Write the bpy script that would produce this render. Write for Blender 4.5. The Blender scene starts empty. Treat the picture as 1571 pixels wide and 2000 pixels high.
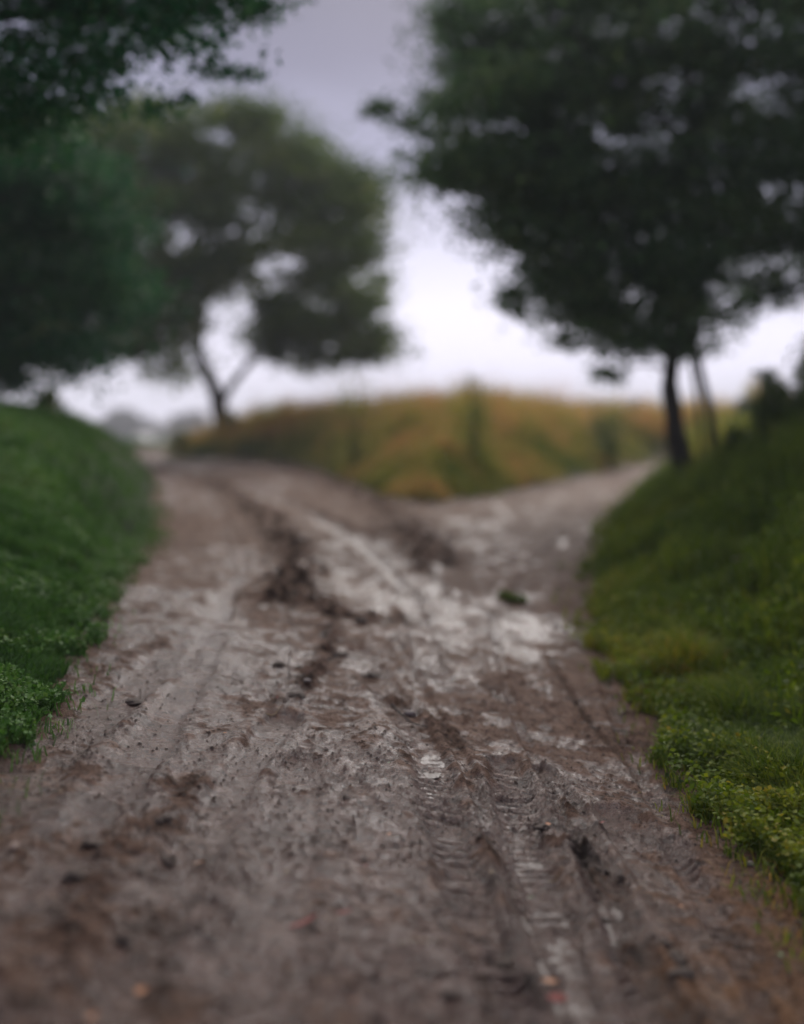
import bpy, math, random
import numpy as np
from mathutils import Vector

# ------------------------------------------------------------------ camera, sky, sun, exposure
F = 2144.0          # focal length in photo pixels
CX, HY, EYE = 785.5, 800.0, 1.5
scene = bpy.context.scene
cam_data = bpy.data.cameras.new('camera')
cam = bpy.data.objects.new('camera', cam_data)
scene.collection.objects.link(cam)
cam.location = (0, 0, EYE)
cam.rotation_euler = (math.radians(90), 0, 0)
cam_data.sensor_fit = 'VERTICAL'
cam_data.sensor_height = 24.0
cam_data.lens = 24.0 * F / 2000.0
cam_data.shift_y = -0.1
cam_data.clip_start = 0.05
cam_data.clip_end = 4000
cam_data.dof.use_dof = True
cam_data.dof.focus_distance = 4.6
cam_data.dof.aperture_fstop = 0.31
scene.camera = cam

scene.render.engine = 'CYCLES'
scene.view_settings.view_transform = 'Standard'
scene.view_settings.look = 'None'
scene.view_settings.exposure = 1.5
scene.view_settings.gamma = 1.0
scene.view_settings.use_curve_mapping = False
scene.cycles.use_denoising = True
scene.cycles.max_bounces = 6
scene.cycles.volume_bounces = 1
scene.cycles.transparent_max_bounces = 4

SUN_EL, SUN_ROT = math.radians(33), math.radians(4)
world = bpy.data.worlds.new('World')
scene.world = world
world.use_nodes = True
wn, wl = world.node_tree.nodes, world.node_tree.links
wn.clear()
w_out = wn.new('ShaderNodeOutputWorld')
w_add = wn.new('ShaderNodeAddShader')
w_sky = wn.new('ShaderNodeTexSky')
w_sky.sky_type = 'NISHITA'
w_sky.sun_disc = False
w_sky.sun_elevation = SUN_EL
w_sky.sun_rotation = SUN_ROT
w_sky.dust_density = 4.0
w_b1 = wn.new('ShaderNodeBackground'); w_b1.inputs[1].default_value = 0.0012
w_b2 = wn.new('ShaderNodeBackground'); w_b2.inputs[1].default_value = 1.0
w_tc = wn.new('ShaderNodeTexCoord')
w_sep = wn.new('ShaderNodeSeparateXYZ')
w_noise = wn.new('ShaderNodeTexNoise')
w_noise.inputs['Scale'].default_value = 2.2
w_noise.inputs['Detail'].default_value = 3.0
w_map = wn.new('ShaderNodeMapping')
w_map.inputs['Scale'].default_value = (1, 1, 3.0)
w_m = wn.new('ShaderNodeMath'); w_m.operation = 'MULTIPLY_ADD'
w_m.inputs[1].default_value = 0.15
w_m2 = wn.new('ShaderNodeMath'); w_m2.operation = 'SUBTRACT'
w_m2.inputs[1].default_value = 0.078
w_ramp = wn.new('ShaderNodeValToRGB')
wl.new(w_tc.outputs['Generated'], w_map.inputs['Vector'])
wl.new(w_map.outputs[0], w_noise.inputs['Vector'])
wl.new(w_tc.outputs['Generated'], w_sep.inputs[0])
wl.new(w_noise.outputs['Fac'], w_m.inputs[0])
wl.new(w_sep.outputs['Z'], w_m.inputs[2])
wl.new(w_m.outputs[0], w_m2.inputs[0])
wl.new(w_m2.outputs[0], w_ramp.inputs[0])
wl.new(w_ramp.outputs[0], w_b2.inputs[0])
wl.new(w_sky.outputs[0], w_b1.inputs[0])
wl.new(w_b1.outputs[0], w_add.inputs[0])
wl.new(w_b2.outputs[0], w_add.inputs[1])
wl.new(w_add.outputs[0], w_out.inputs['Surface'])
SKY = [(0.0, (.395, .385, .465)), (0.08, (.375, .368, .445)), (0.15, (.29, .287, .36)), (0.23, (.165, .168, .235)),
       (0.31, (.092, .094, .138)), (0.38, (.070, .073, .106)), (1.0, (.13, .13, .17))]
cr = w_ramp.color_ramp
while len(cr.elements) < len(SKY):
    cr.elements.new(0.5)
for e, (p, c) in zip(cr.elements, SKY):
    e.position = p
    e.color = (*c, 1)

sun_data = bpy.data.lights.new('sun', 'SUN')
sun_data.energy = 1.7
sun_data.angle = math.radians(62)
sun_data.color = (1.0, .93, .87)
sun = bpy.data.objects.new('sun', sun_data)
scene.collection.objects.link(sun)
sdir = Vector((math.sin(SUN_ROT) * math.cos(SUN_EL), math.cos(SUN_ROT) * math.cos(SUN_EL), math.sin(SUN_EL)))
sun.rotation_euler = sdir.to_track_quat('Z', 'Y').to_euler()

rng = np.random.default_rng(7)
random.seed(7)

# ------------------------------------------------------------------ helpers
def tag(o, label=None, cat=None, group=None, kind=None):
    if label: o['label'] = label
    if cat: o['category'] = cat
    if group: o['group'] = group
    if kind: o['kind'] = kind
    return o

def link(o, parent=None):
    scene.collection.objects.link(o)
    if parent: o.parent = parent
    return o

def empty(name, loc):
    o = bpy.data.objects.new(name, None)
    o.location = loc
    o.empty_display_size = .2
    return link(o)

def mesh_np(name, V, faces_k, K, mat, parent=None, smooth=False, attr=None, loc=None):
    """V (n,3); faces_k flat index array, K verts per face (3 or 4)"""
    me = bpy.data.meshes.new(name)
    V = np.asarray(V, np.float32)
    if loc is not None: V = V - np.asarray(loc, np.float32)
    n = len(V); idx = np.asarray(faces_k, np.int32).ravel(); nf = len(idx) // K
    me.vertices.add(n); me.vertices.foreach_set('co', V.ravel())
    me.loops.add(len(idx)); me.loops.foreach_set('vertex_index', idx)
    me.polygons.add(nf); me.polygons.foreach_set('loop_start', np.arange(nf, dtype=np.int32) * K)
    if smooth: me.polygons.foreach_set('use_smooth', np.ones(nf, bool))
    me.update(calc_edges=True)
    if attr:
        for an, col in attr.items():
            a = me.attributes.new(an, 'FLOAT_COLOR', 'POINT')
            a.data.foreach_set('color', np.asarray(col, np.float32).ravel())
    me.materials.append(mat)
    o = bpy.data.objects.new(name, me)
    if loc is not None and parent is None: o.location = [float(v) for v in loc]
    return link(o, parent)

def hash2(ix, iy, seed):
    h = (ix.astype(np.int64) * 374761393 + iy.astype(np.int64) * 668265263 + seed * 1442695041) & 0xFFFFFFFF
    h = ((h ^ (h >> 13)) * 1274126177) & 0xFFFFFFFF
    h = (h ^ (h >> 16)) & 0xFFFFFF
    return h / float(0xFFFFFF)

def vnoise(x, y, seed=0):
    ix = np.floor(x); iy = np.floor(y)
    fx = x - ix; fy = y - iy
    ux = fx * fx * (3 - 2 * fx); uy = fy * fy * (3 - 2 * fy)
    a = hash2(ix, iy, seed); b = hash2(ix + 1, iy, seed)
    c = hash2(ix, iy + 1, seed); d = hash2(ix + 1, iy + 1, seed)
    return (a * (1 - ux) + b * ux) * (1 - uy) + (c * (1 - ux) + d * ux) * uy

def fbm(x, y, oct=4, seed=0, gain=.5):
    s = 0; a = 1; t = 0
    for k in range(oct):
        s = s + a * (vnoise(x, y, seed + k * 17) * 2 - 1)
        t += a; a *= gain
        x, y = (x * .8 - y * .6) * 2.03 + 13.1, (x * .6 + y * .8) * 2.03 + 7.7
    return s / t

def sstep(a, b, x):
    t = np.clip((x - a) / (b - a), 0, 1)
    return t * t * (3 - 2 * t)

# ------------------------------------------------------------------ terrain shape
def H_base(x, y):
    x = np.asarray(x, float); y = np.asarray(y, float)
    cross = -.155 * 2.6 * np.tanh(x / 2.6) * (1 - sstep(5.5, 14, y))
    drop = np.maximum(y - 31, 0)
    fall = -(drop ** 2 / (drop + 22)) * .062
    return cross + np.maximum(fall, -6.0)

def at(px, py):
    """ground point seen at photo pixel px, py"""
    d = 1.0
    for k in range(4000):
        x = (px - CX) / F * d
        z = EYE - (py - HY) / F * d
        if z <= float(H_base(x, d)): break
        d *= 1.003
    return (x, d)

def poly(pts):
    return np.array([at(*p) for p in pts])

def smooth_poly(P, n=3):
    for _ in range(n):
        Q = [P[0]]
        for a, b in zip(P[:-1], P[1:]):
            Q += [a * .75 + b * .25, a * .25 + b * .75]
        Q.append(P[-1]); P = np.array(Q)
        if len(P) > 60: break
    return P

def dist_line(x, y, P):
    """distance, signed side, arc length to polyline"""
    best = np.full(x.shape, 1e9); sgn = np.zeros(x.shape); arc = np.zeros(x.shape); s0 = 0
    for a, b in zip(P[:-1], P[1:]):
        d = b - a; L = math.hypot(*d)
        if L < 1e-6: continue
        t = np.clip(((x - a[0]) * d[0] + (y - a[1]) * d[1]) / L ** 2, 0, 1)
        dx = x - (a[0] + t * d[0]); dy = y - (a[1] + t * d[1])
        r = np.hypot(dx, dy)
        m = r < best
        best = np.where(m, r, best)
        sgn = np.where(m, np.sign(d[0] * dy - d[1] * dx), sgn)
        arc = np.where(m, s0 + t * L, arc)
        s0 += L
    return best, sgn, arc

def inside(x, y, P):
    r = np.zeros(x.shape, bool)
    n = len(P)
    for i in range(n):
        x1, y1 = P[i]; x2, y2 = P[(i + 1) % n]
        if y1 == y2: continue
        c = ((y1 > y) != (y2 > y)) & (x < (x2 - x1) * (y - y1) / (y2 - y1) + x1)
        r ^= c
    return r

L_edge = smooth_poly(poly([(-420, 1760), (-120, 1540), (10, 1425), (75, 1345), (118, 1250), (190, 1150), (262, 1070), (293, 1005), (290, 950), (262, 903)]), 2)
L_poly = np.vstack([[(-30, .5), (-3.5, .5)], L_edge, [(-9.5, 38), (-11, 70), (-60, 70)]])
R_edge = smooth_poly(poly([(1790, 1950), (1600, 1770), (1465, 1640), (1395, 1555), (1330, 1470), (1285, 1375), (1205, 1280), (1165, 1160), (1178, 1080), (1215, 1010), (1270, 945), (1310, 905)]), 2)
R_poly = np.vstack([[(30, .5), (2.6, .5)], R_edge, [(13, 40), (60, 60)]])
I_edge = smooth_poly(poly([(318, 896), (410, 899), (520, 901), (610, 915), (700, 950), (760, 975), (830, 988), (930, 975), (1060, 948), (1200, 920), (1300, 897)]), 2)
I_poly = np.vstack([[(-13, 75), (-8.2, 45)], I_edge, [(16, 42), (30, 75)]])

def regions(x, y):
    wob = (fbm(x * 2.2, y * 2.2, 4, 51) * .16 + fbm(x * 9, y * 9, 2, 52) * .05) * np.clip(y / 8, .6, 1.6)
    dl = dist_line(x, y, L_edge)[0]; dl = np.where(inside(x, y, L_poly), dl, -dl) + wob
    dr = dist_line(x, y, R_edge)[0]; dr = np.where(inside(x, y, R_poly), dr, -dr) + wob
    di = dist_line(x, y, I_edge)[0]; di = np.where(inside(x, y, I_poly), di, -di) + wob
    return dl, dr, di

# ruts: (pixels, half width m, depth m, kind)
RUTS = [
    (smooth_poly(poly([(1180, 1330), (1230, 1460), (1290, 1590), (1370, 1740), (1470, 1900), (1540, 2060)])), .045, .014, 'tread'),
    (smooth_poly(poly([(960, 1200), (985, 1330), (1040, 1480), (1110, 1620), (1180, 1800), (1240, 1960), (1290, 2120)])), .030, .016, 'tread'),
    (smooth_poly(poly([(770, 1250), (830, 1360), (900, 1480), (950, 1600), (1000, 1760), (1075, 1960), (1120, 2120)])), .035, .016, 'smooth'),
    (smooth_poly(poly([(300, 912), (380, 960), (430, 1040), (450, 1150), (400, 1290), (280, 1470), (150, 1650), (20, 1850)])), .09, .014, 'smooth'),
    (smooth_poly(poly([(400, 905), (560, 965), (680, 1040), (780, 1130), (820, 1230), (850, 1330)])), .10, .028, 'tread'),
    (smooth_poly(poly([(700, 1270), (770, 1370), (835, 1470), (862, 1600), (915, 1760), (985, 1920), (1060, 2120)])), .085, .020, 'tread'),
    (smooth_poly(poly([(985, 1490), (1000, 1560), (1035, 1700), (1075, 1800), (1115, 1930), (1150, 2120)])), .080, .030, 'tread'),
    (smooth_poly(poly([(1060, 1500), (1130, 1610), (1180, 1720), (1235, 1850), (1330, 2010), (1400, 2150)])), .060, .026, 'clod'),
    (smooth_poly(poly([(1210, 1600), (1300, 1700), (1400, 1830), (1480, 1980), (1540, 2150)])), .13, .030, 'smooth'),
    (smooth_poly(poly([(1070, 1280), (1110, 1350), (1160, 1420), (1235, 1500)])), .022, .013, 'cut'),
    (smooth_poly(poly([(-60, 1640), (120, 1450), (280, 1330), (420, 1210), (470, 1100), (440, 1010), (380, 950), (300, 912)])), .11, .018, 'smooth'),
    (smooth_poly(poly([(160, 2050), (290, 1820), (390, 1640), (480, 1500), (560, 1400)])), .08, .022, 'smooth'),
    (smooth_poly(poly([(500, 2100), (530, 1850), (560, 1650), (590, 1500)])), .10, .012, 'smooth'),
    (smooth_poly(poly([(900, 1330), (880, 1230), (870, 1140), (900, 1060), (1000, 1010), (1150, 955)])), .14, .022, 'smooth'),
    (smooth_poly(poly([(1000, 1300), (1020, 1180), (1080, 1080), (1190, 990)])), .16, .018, 'smooth'),
    (smooth_poly(poly([(830, 1150), (720, 1060), (560, 985), (430, 930), (330, 905)])), .22, .05, 'shine'),
]
# ridges of loose earth and debris: (pixels, half width, height, darkness)
RIDGES = [
    (smooth_poly(poly([(300, 908), (400, 935), (500, 990), (560, 1050), (590, 1110), (560, 1180)])), .26, .07, 1.8),
    (smooth_poly(poly([(540, 905), (650, 940), (740, 985), (800, 1040), (850, 1100)])), .34, .08, 1.3),
    (smooth_poly(poly([(590, 1190), (700, 1215), (800, 1215)])), .11, .03, .9),
    (smooth_poly(poly([(640, 1180), (655, 1250), (600, 1330), (575, 1370)])), .07, .03, .9),
    (smooth_poly(poly([(690, 1340), (760, 1360), (830, 1400), (900, 1400)])), .05, .035, .7),
    (smooth_poly(poly([(790, 1490), (800, 1600), (880, 1760), (940, 1900), (1010, 2100)])), .035, .022, .6),
    (smooth_poly(poly([(925, 1540), (950, 1640), (990, 1790), (1050, 1960), (1100, 2100)])), .04, .024, .8),
    (smooth_poly(poly([(1110, 1610), (1160, 1720), (1190, 1800), (1270, 1930), (1350, 2080)])), .05, .030, .9),
    (smooth_poly(poly([(1030, 1595), (1110, 1625), (1200, 1620)])), .04, .03, .7),
    (smooth_poly(poly([(330, 2100), (300, 1800), (330, 1600), (400, 1500), (430, 1500)])), .06, .003, .35),
    (smooth_poly(poly([(120, 1950), (180, 1770), (160, 1640)])), .06, .006, .35),
    (smooth_poly(poly([(840, 1400), (880, 1450), (930, 1520)])), .07, .022, .6),
]

HUMP = at(738, 1440)
POOLS = [(at(px, py), rx, ry) for px, py, rx, ry in [
    (1030, 1680, .050, .20), (1062, 1778, .065, .060), (1090, 1850, .050, .14), (1118, 1945, .045, .10),
    (1188, 1762, .035, .06), (1198, 1805, .022, .06), (845, 1505, .045, .13),
    (1010, 1600, .03, .04)]]

def terrain(x, y, detail=True):
    dl, dr, di = regions(x, y)
    z = H_base(x, y)
    # banks
    Al = .35 + 1.25 * sstep(5, 14, y)
    z = z + np.where(dl > 0, Al * (1 - np.exp(-np.maximum(dl, 0) / .85)), 0) * (1 - sstep(22, 34, y) * .75)
    z = z + np.where(dr > 0, (.12 + .75 * sstep(4, 11, y)) * (1 - np.exp(-np.maximum(dr, 0) / 1.5)), 0)
    z = z + np.where(di > 0, 1.15 * (1 - np.exp(-np.maximum(di, 0) / 1.9)), 0) * (.30 + .70 * sstep(-9, -3.6, x))
    out = np.maximum(np.maximum(dl, dr), di)
    road = 1 - sstep(-.05, .05, out)
    z = z + fbm(x * .9, y * .9, 3, 3) * .035
    if not detail: return z, None, (dl, dr, di)
    edge = np.exp(-np.maximum(-out, 0) / (.16 + .26 * (dr > dl)))
    wet = .43 + .17 * sstep(6, 4, y) + fbm(x * 1.1, y * .8, 4, 11) * .6 + fbm(x * 6, y * 5, 4, 12, .65) * .8
    wet = wet + .26 * sstep(11, 6, y) * np.exp(-((x + .1) / .9) ** 2) - .36 * sstep(8.5, 13, y)
    wet = wet - .30 * sstep(5.0, 3.3, y) * sstep(.1, -1.0, x) * .5 - .5 * edge
    dark = np.clip(fbm(x * 4, y * 4, 4, 21) * .8 - .2, 0, 1) + edge * .2
    clay = 1.0 * sstep(.55, .85, x) * sstep(4.8, 3.6, y) * np.clip(.6 + 1.2 * fbm(x * 3, y * 2, 3, 28), 0, 1) * sstep(2.0, 1.4, x) + .2 * np.clip(fbm(x * 2, y * 2, 3, 29), 0, 1)
    wet = wet - .35 * np.clip(clay, 0, 1)
    z = z + road * (fbm(x * 5, y * 5, 4, 5) * .012)
    wx = x + .05 * fbm(x * 6, y * 6, 2, 14); wy = y + .07 * fbm(x * 6 + 9, y * 6, 2, 15)
    micro = fbm(wx * 16, wy * 22, 4, 6, .6)
    flake = 1 - np.abs(fbm(wx * 11, wy * 20, 3, 7, .6)) * 2.6
    crumb = np.clip(fbm(wx * 36, wy * 34, 3, 8, .6) - .12, 0, 1)
    patch = np.clip(.6 + 1.6 * fbm(x * 3.3, y * 3.3, 3, 9), 0, 1)
    smooth = np.zeros_like(x)
    for P, w, dep, kind in RUTS:
        d, s, a = dist_line(x, y, P)
        w2 = w * (1 + .25 * fbm(a * 5, a * 0 + 3, 2, 31))
        prof = np.exp(-(d / w2) ** 8)
        rim = np.exp(-((d - w2 * 1.45) / (w2 * .4)) ** 2)
        brk = np.clip(.95 + .6 * fbm(a * 2.5, a * 0 + dep * 99, 3, 33), 0, 1)
        z = z - road * prof * dep * (.7 + .3 * brk) + road * rim * dep * .45 * brk
        if kind == 'tread':
            lug = np.sin(2 * math.pi * (a / (.055) + .9 * vnoise(a * 6, a * 0, 37))) 
            lug = np.tanh(lug * 2.0) * prof * brk * np.clip(.75 + 1.2 * fbm(x * 9, y * 7, 2, 36), 0, 1.3)
            z = z + road * lug * .0075
            wet = wet + prof * (.3 + .12 * lug)
            dark = dark - prof * .25 * lug
        elif kind == 'smooth':
            wet = wet + prof * .20 * (1 - .8 * sstep(7, 12, y)); smooth = np.maximum(smooth, prof * .7)
        elif kind == 'shine':
            wet = wet + prof * .34; smooth = np.maximum(smooth, prof * .6)
        elif kind == 'clod':
            dark = dark + prof * .3; wet = wet + prof * .2
        else:
            dark = dark + prof * .35
    for P, w, hh, dk in RIDGES:
        d, s, a = dist_line(x, y, P)
        prof = np.exp(-(d / w) ** 2) * np.clip(.7 + 1.3 * fbm(x * 6, y * 6, 3, 41), 0, 1.3)
        cl = np.clip(fbm(x * 19, y * 19, 3, 43) + .12, 0, 1)
        z = z + road * prof * hh * (.35 + 1.8 * cl)
        dark = dark + prof * dk * np.clip(.35 + 2.4 * fbm(x * 14, y * 14, 3, 45), 0, 1.3)
        wet = wet - prof * .55
        patch = np.maximum(patch, prof)
    hx_, hy_ = HUMP
    e = ((x - hx_) / .105) ** 2 + ((y - hy_) / .34) ** 2
    hp = np.exp(-e ** 1.5)
    z = z + road * hp * .045; smooth = np.maximum(smooth, hp); dark = dark * (1 - hp); wet = wet * (1 - hp) + hp * .62
    smooth = smooth * .8
    amp = road * (1 - smooth)
    z = z + amp * (micro * .008 + np.clip(flake, -1, 1) * .0035 + crumb * patch * .024)
    z = z + (1 - road) * fbm(x * 7, y * 7, 3, 61) * .03
    dark = dark + crumb * patch * 1.0 - .35 * micro
    wet = wet - crumb * patch * .6 - .9 * micro
    col = np.stack([np.clip(wet, 0, 1), np.clip(dark, 0, 1), np.clip(clay, 0, 1), np.ones_like(x)], -1)
    return z, col, (dl, dr, di)

# ------------------------------------------------------------------ materials
class NT:
    def __init__(self, name):
        self.m = bpy.data.materials.new(name); self.m.use_nodes = True
        self.t = self.m.node_tree; self.n = self.t.nodes; self.l = self.t.links
        self.b = self.n['Principled BSDF']
    def new(self, t, **kw):
        n = self.n.new(t)
        for k, v in kw.items(): setattr(n, k, v)
        return n
    def link(self, a, b): self.l.new(a, b)
    def noise(self, scale, detail=4, rough=.55, vec=None, dist=0):
        n = self.new('ShaderNodeTexNoise'); n.inputs['Scale'].default_value = scale
        n.inputs['Detail'].default_value = detail; n.inputs['Roughness'].default_value = rough
        n.inputs['Distortion'].default_value = dist
        if vec is not None: self.link(vec, n.inputs['Vector'])
        return n.outputs['Fac']
    def ramp(self, fac, stops):
        r = self.new('ShaderNodeValToRGB')
        while len(r.color_ramp.elements) < len(stops): r.color_ramp.elements.new(.5)
        for e, (p, c) in zip(r.color_ramp.elements, stops):
            e.position = p; e.color = (*c, 1) if len(c) == 3 else c
        self.link(fac, r.inputs[0]); return r.outputs[0]
    def mix(self, fac, a, b, bt='MIX'):
        m = self.new('ShaderNodeMix', data_type='RGBA', blend_type=bt)
        for s, v in ((0, fac), (6, a), (7, b)):
            if hasattr(v, 'links'): self.link(v, m.inputs[s])
            elif s == 0: m.inputs[0].default_value = v
            else: m.inputs[s].default_value = (*v, 1)
        return m.outputs[2]
    def math(self, op, a, b=None, c=None, clamp=False):
        m = self.new('ShaderNodeMath', operation=op, use_clamp=clamp)
        for i, v in enumerate((a, b, c)):
            if v is None: continue
            if hasattr(v, 'links'): self.link(v, m.inputs[i])
            else: m.inputs[i].default_value = v
        return m.outputs[0]
    def bump(self, h, strength, dist):
        b = self.new('ShaderNodeBump'); b.inputs['Strength'].default_value = strength
        b.inputs['Distance'].default_value = dist
        self.link(h, b.inputs['Height']); self.link(b.outputs[0], self.b.inputs['Normal'])

def mud_material():
    k = NT('wet_mud')
    at_ = k.new('ShaderNodeAttribute', attribute_name='mask')
    sep = k.new('ShaderNodeSeparateColor'); k.link(at_.outputs['Color'], sep.inputs[0])
    wet, dark, clay = sep.outputs[0], sep.outputs[1], sep.outputs[2]
    pos = k.new('ShaderNodeNewGeometry').outputs['Position']
    n1 = k.noise(9, 6, .62, pos); n2 = k.noise(34, 7, .72, pos, .8); n3 = k.noise(190, 3, .6, pos)
    c = k.ramp(n1, [(.28, (.10, .054, .034)), (.5, (.225, .140, .098)), (.72, (.35, .235, .170))])
    c = k.mix(clay, c, (.27, .15, .08))
    sp = k.ramp(n2, [(.40, (.22, .19, .17)), (.47, (1, 1, 1))])
    c = k.mix(.85, c, sp, 'MULTIPLY')
    sp2 = k.ramp(n3, [(.40, (.22, .20, .19)), (.50, (1, 1, 1))])
    c = k.mix(.8, c, sp2, 'MULTIPLY')
    c = k.mix(k.math('MULTIPLY', dark, .85), c, (.024, .019, .015))
    wetn = k.math('MULTIPLY_ADD', k.math('MULTIPLY_ADD', n2, .9, k.math('SUBTRACT', wet, .45)), 1.9, -.52, clamp=True)
    c = k.mix(wetn, c, (.80, .76, .78), 'MULTIPLY')
    k.link(c, k.b.inputs['Base Color'])
    r = k.math('MULTIPLY_ADD', wetn, -.46, .66)
    r = k.math('MULTIPLY_ADD', dark, .2, r, clamp=True)
    k.link(r, k.b.inputs['Roughness'])
    k.b.inputs['IOR'].default_value = 1.6
    sl = k.math('MULTIPLY_ADD', wetn, .46, .05)
    k.link(k.math('MULTIPLY', sl, k.math('MULTIPLY_ADD', dark, -.8, 1.0, clamp=True), clamp=True), k.b.inputs['Specular IOR Level'])
    h = k.math('MULTIPLY_ADD', n3, .35, n2)
    k.bump(h, 1.0, .020)
    return k.m

def foliage_material(name, stops, transl=.25, rough=.55, spec=.3):
    k = NT(name)
    at_ = k.new('ShaderNodeAttribute', attribute_name='tint')
    sep = k.new('ShaderNodeSeparateColor'); k.link(at_.outputs['Color'], sep.inputs[0])
    c = k.ramp(sep.outputs[0], stops)
    k.link(c, k.b.inputs['Base Color'])
    k.b.inputs['Roughness'].default_value = rough
    k.b.inputs['Specular IOR Level'].default_value = spec
    tr = k.new('ShaderNodeBsdfTranslucent'); k.link(c, tr.inputs[0])
    mx = k.new('ShaderNodeMixShader'); mx.inputs[0].default_value = transl
    k.link(k.b.outputs[0], mx.inputs[1]); k.link(tr.outputs[0], mx.inputs[2])
    k.link(mx.outputs[0], k.n['Material Output'].inputs['Surface'])
    return k.m

def simple_material(name, c1, c2, scale=8, rough=.8, bump=.3, dist=.01, detail=5, spec=.4):
    k = NT(name)
    tc = k.new('ShaderNodeTexCoord').outputs['Object']
    n = k.noise(scale, detail, .6, tc)
    k.link(k.ramp(n, [(.3, c1), (.7, c2)]), k.b.inputs['Base Color'])
    k.b.inputs['Roughness'].default_value = rough
    k.b.inputs['Specular IOR Level'].default_value = spec
    if bump: k.bump(n, bump, dist)
    return k.m

M_mud = mud_material()
M_soil = simple_material('soil_under_grass', (.018, .022, .010), (.035, .040, .018), 9)
M_soil_dry = simple_material('soil_under_weeds', (.035, .030, .014), (.06, .05, .022), 5)
M_field = simple_material('stubble_field', (.16, .125, .07), (.23, .18, .10), .08, .9, 0)
M_bark = simple_material('bark', (.018, .015, .011), (.045, .038, .028), 14, .85, .6, .02)
M_grass_l = foliage_material('bank_grass', [(0, (.030, .085, .013)), (.5, (.082, .205, .026)), (.85, (.15, .28, .045)), (.95, (.17, .22, .07)), (1, (.26, .22, .10))], .3)
M_grass_r = foliage_material('verge_grass', [(0, (.035, .07, .005)), (.45, (.12, .19, .008)), (.8, (.27, .30, .015)), (.93, (.38, .29, .03)), (1, (.40, .19, .05))], .4)
M_weeds = foliage_material('tall_weeds', [(0, (.11, .16, .022)), (.35, (.28, .28, .05)), (.68, (.45, .36, .09)), (.9, (.54, .31, .11)), (1, (.58, .27, .11))], .4, .7)
M_leaf_l = foliage_material('left_crown_leaves', [(0, (.032, .070, .016)), (.5, (.10, .155, .032)), (1, (.24, .26, .05))], .5, .5, .25)
M_leaf_g = foliage_material('green_crown_leaves', [(0, (.006, .048, .017)), (.5, (.018, .10, .030)), (1, (.08, .18, .04))], .45, .5, .2)
M_leaf_r = foliage_material('right_crown_leaves', [(0, (.026, .060, .024)), (.5, (.065, .125, .048)), (1, (.16, .21, .065))], .5, .5, .2)
M_leaf_d = foliage_material('distant_leaves', [(0, (.018, .028, .014)), (1, (.045, .055, .025))], .1)
M_shrub = foliage_material('shrub_leaves', [(0, (.03, .06, .01)), (.5, (.075, .13, .022)), (1, (.17, .22, .04))], .3)
M_water = NT('rut_water')
M_water.b.inputs['Base Color'].default_value = (.10, .075, .062, 1)
M_water.b.inputs['Roughness'].default_value = .10
M_water.b.inputs['IOR'].default_value = 1.33
_p = M_water.new('ShaderNodeNewGeometry').outputs['Position']
M_water.bump(M_water.noise(70, 4, .6, _p, 1.5), .35, .010)
M_water = M_water.m

# ------------------------------------------------------------------ ground meshes
NC, NR = 850, 860
s = np.linspace(-.52, .52, NC)
row_px = np.concatenate([np.linspace(2500, 900, NR - 110), np.linspace(898, 845, 110)])
yy = 3216.0 / (row_px - 800)
S, Y = np.meshgrid(s, yy)
X = S * Y
Z, COL, (DL, DR, DI) = terrain(X, Y)
WATER = []
for (cx, cy), rx, ry in POOLS:
    e = np.hypot((X - cx + .09 * (Y - cy) * (cx > .3)) / rx, (Y - cy) / ry)
    sel = e < 1.6
    e = e[sel] * (1 + .45 * fbm(X[sel] * 13, Y[sel] * 8, 3, 65))
    core = e < .9
    if core.sum() < 20: continue
    A_ = np.stack([X[sel][core], Y[sel][core], np.ones(core.sum())], -1)
    cf = np.linalg.lstsq(A_, Z[sel][core], rcond=None)[0]
    zm = Z[sel][core].mean()
    Z[sel] = Z[sel] + (zm - (X[sel] * cf[0] + Y[sel] * cf[1] + cf[2])) * np.exp(-(e / 1.15) ** 6)
    zc = np.percentile(Z[sel][core], 30)
    wgt = np.exp(-e ** 4)
    Z[sel] = Z[sel] * (1 - wgt) + (zc + (Z[sel] - zc) * .9 - .003) * wgt
    level = np.percentile(Z[sel][core], 42)
    COL[sel, 0] = np.clip(COL[sel, 0] + wgt * .5, 0, 1); COL[sel, 1] *= (1 - wgt)
    m2 = np.zeros(X.shape, bool); m2[sel] = e < 1.2
    WATER.append((cx, cy, level, m2))
GV = np.stack([X, Y, Z], -1).reshape(-1, 3)
GC = COL.reshape(-1, 4)
ii = (np.arange(NR - 1)[:, None] * NC + np.arange(NC - 1)[None, :]).ravel()
quads = np.stack([ii, ii + 1, ii + NC + 1, ii + NC], -1)
fl, fr, fi = [d.reshape(-1)[quads].mean(1) for d in (DL, DR, DI)]
cls = np.zeros(len(quads), int)
cls[fi > 0] = 3; cls[fr > 0] = 2; cls[fl > 0] = 1

def sub_mesh(name, k, mat):
    q = quads[cls == k]
    u, inv = np.unique(q, return_inverse=True)
    return mesh_np(name, GV[u], inv.reshape(-1), 4, mat, smooth=True, attr={'mask': GC[u]})

tag(sub_mesh('muddy_track', 0, M_mud), 'wet rutted mud track that forks into two paths', kind='structure')
tag(sub_mesh('grass_bank', 1, M_soil), 'steep bank left of the track', kind='structure')
tag(sub_mesh('grass_verge', 2, M_soil), 'low verge right of the track', kind='structure')
tag(sub_mesh('weedy_mound', 3, M_soil_dry), 'mound between the two paths', kind='structure')

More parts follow.
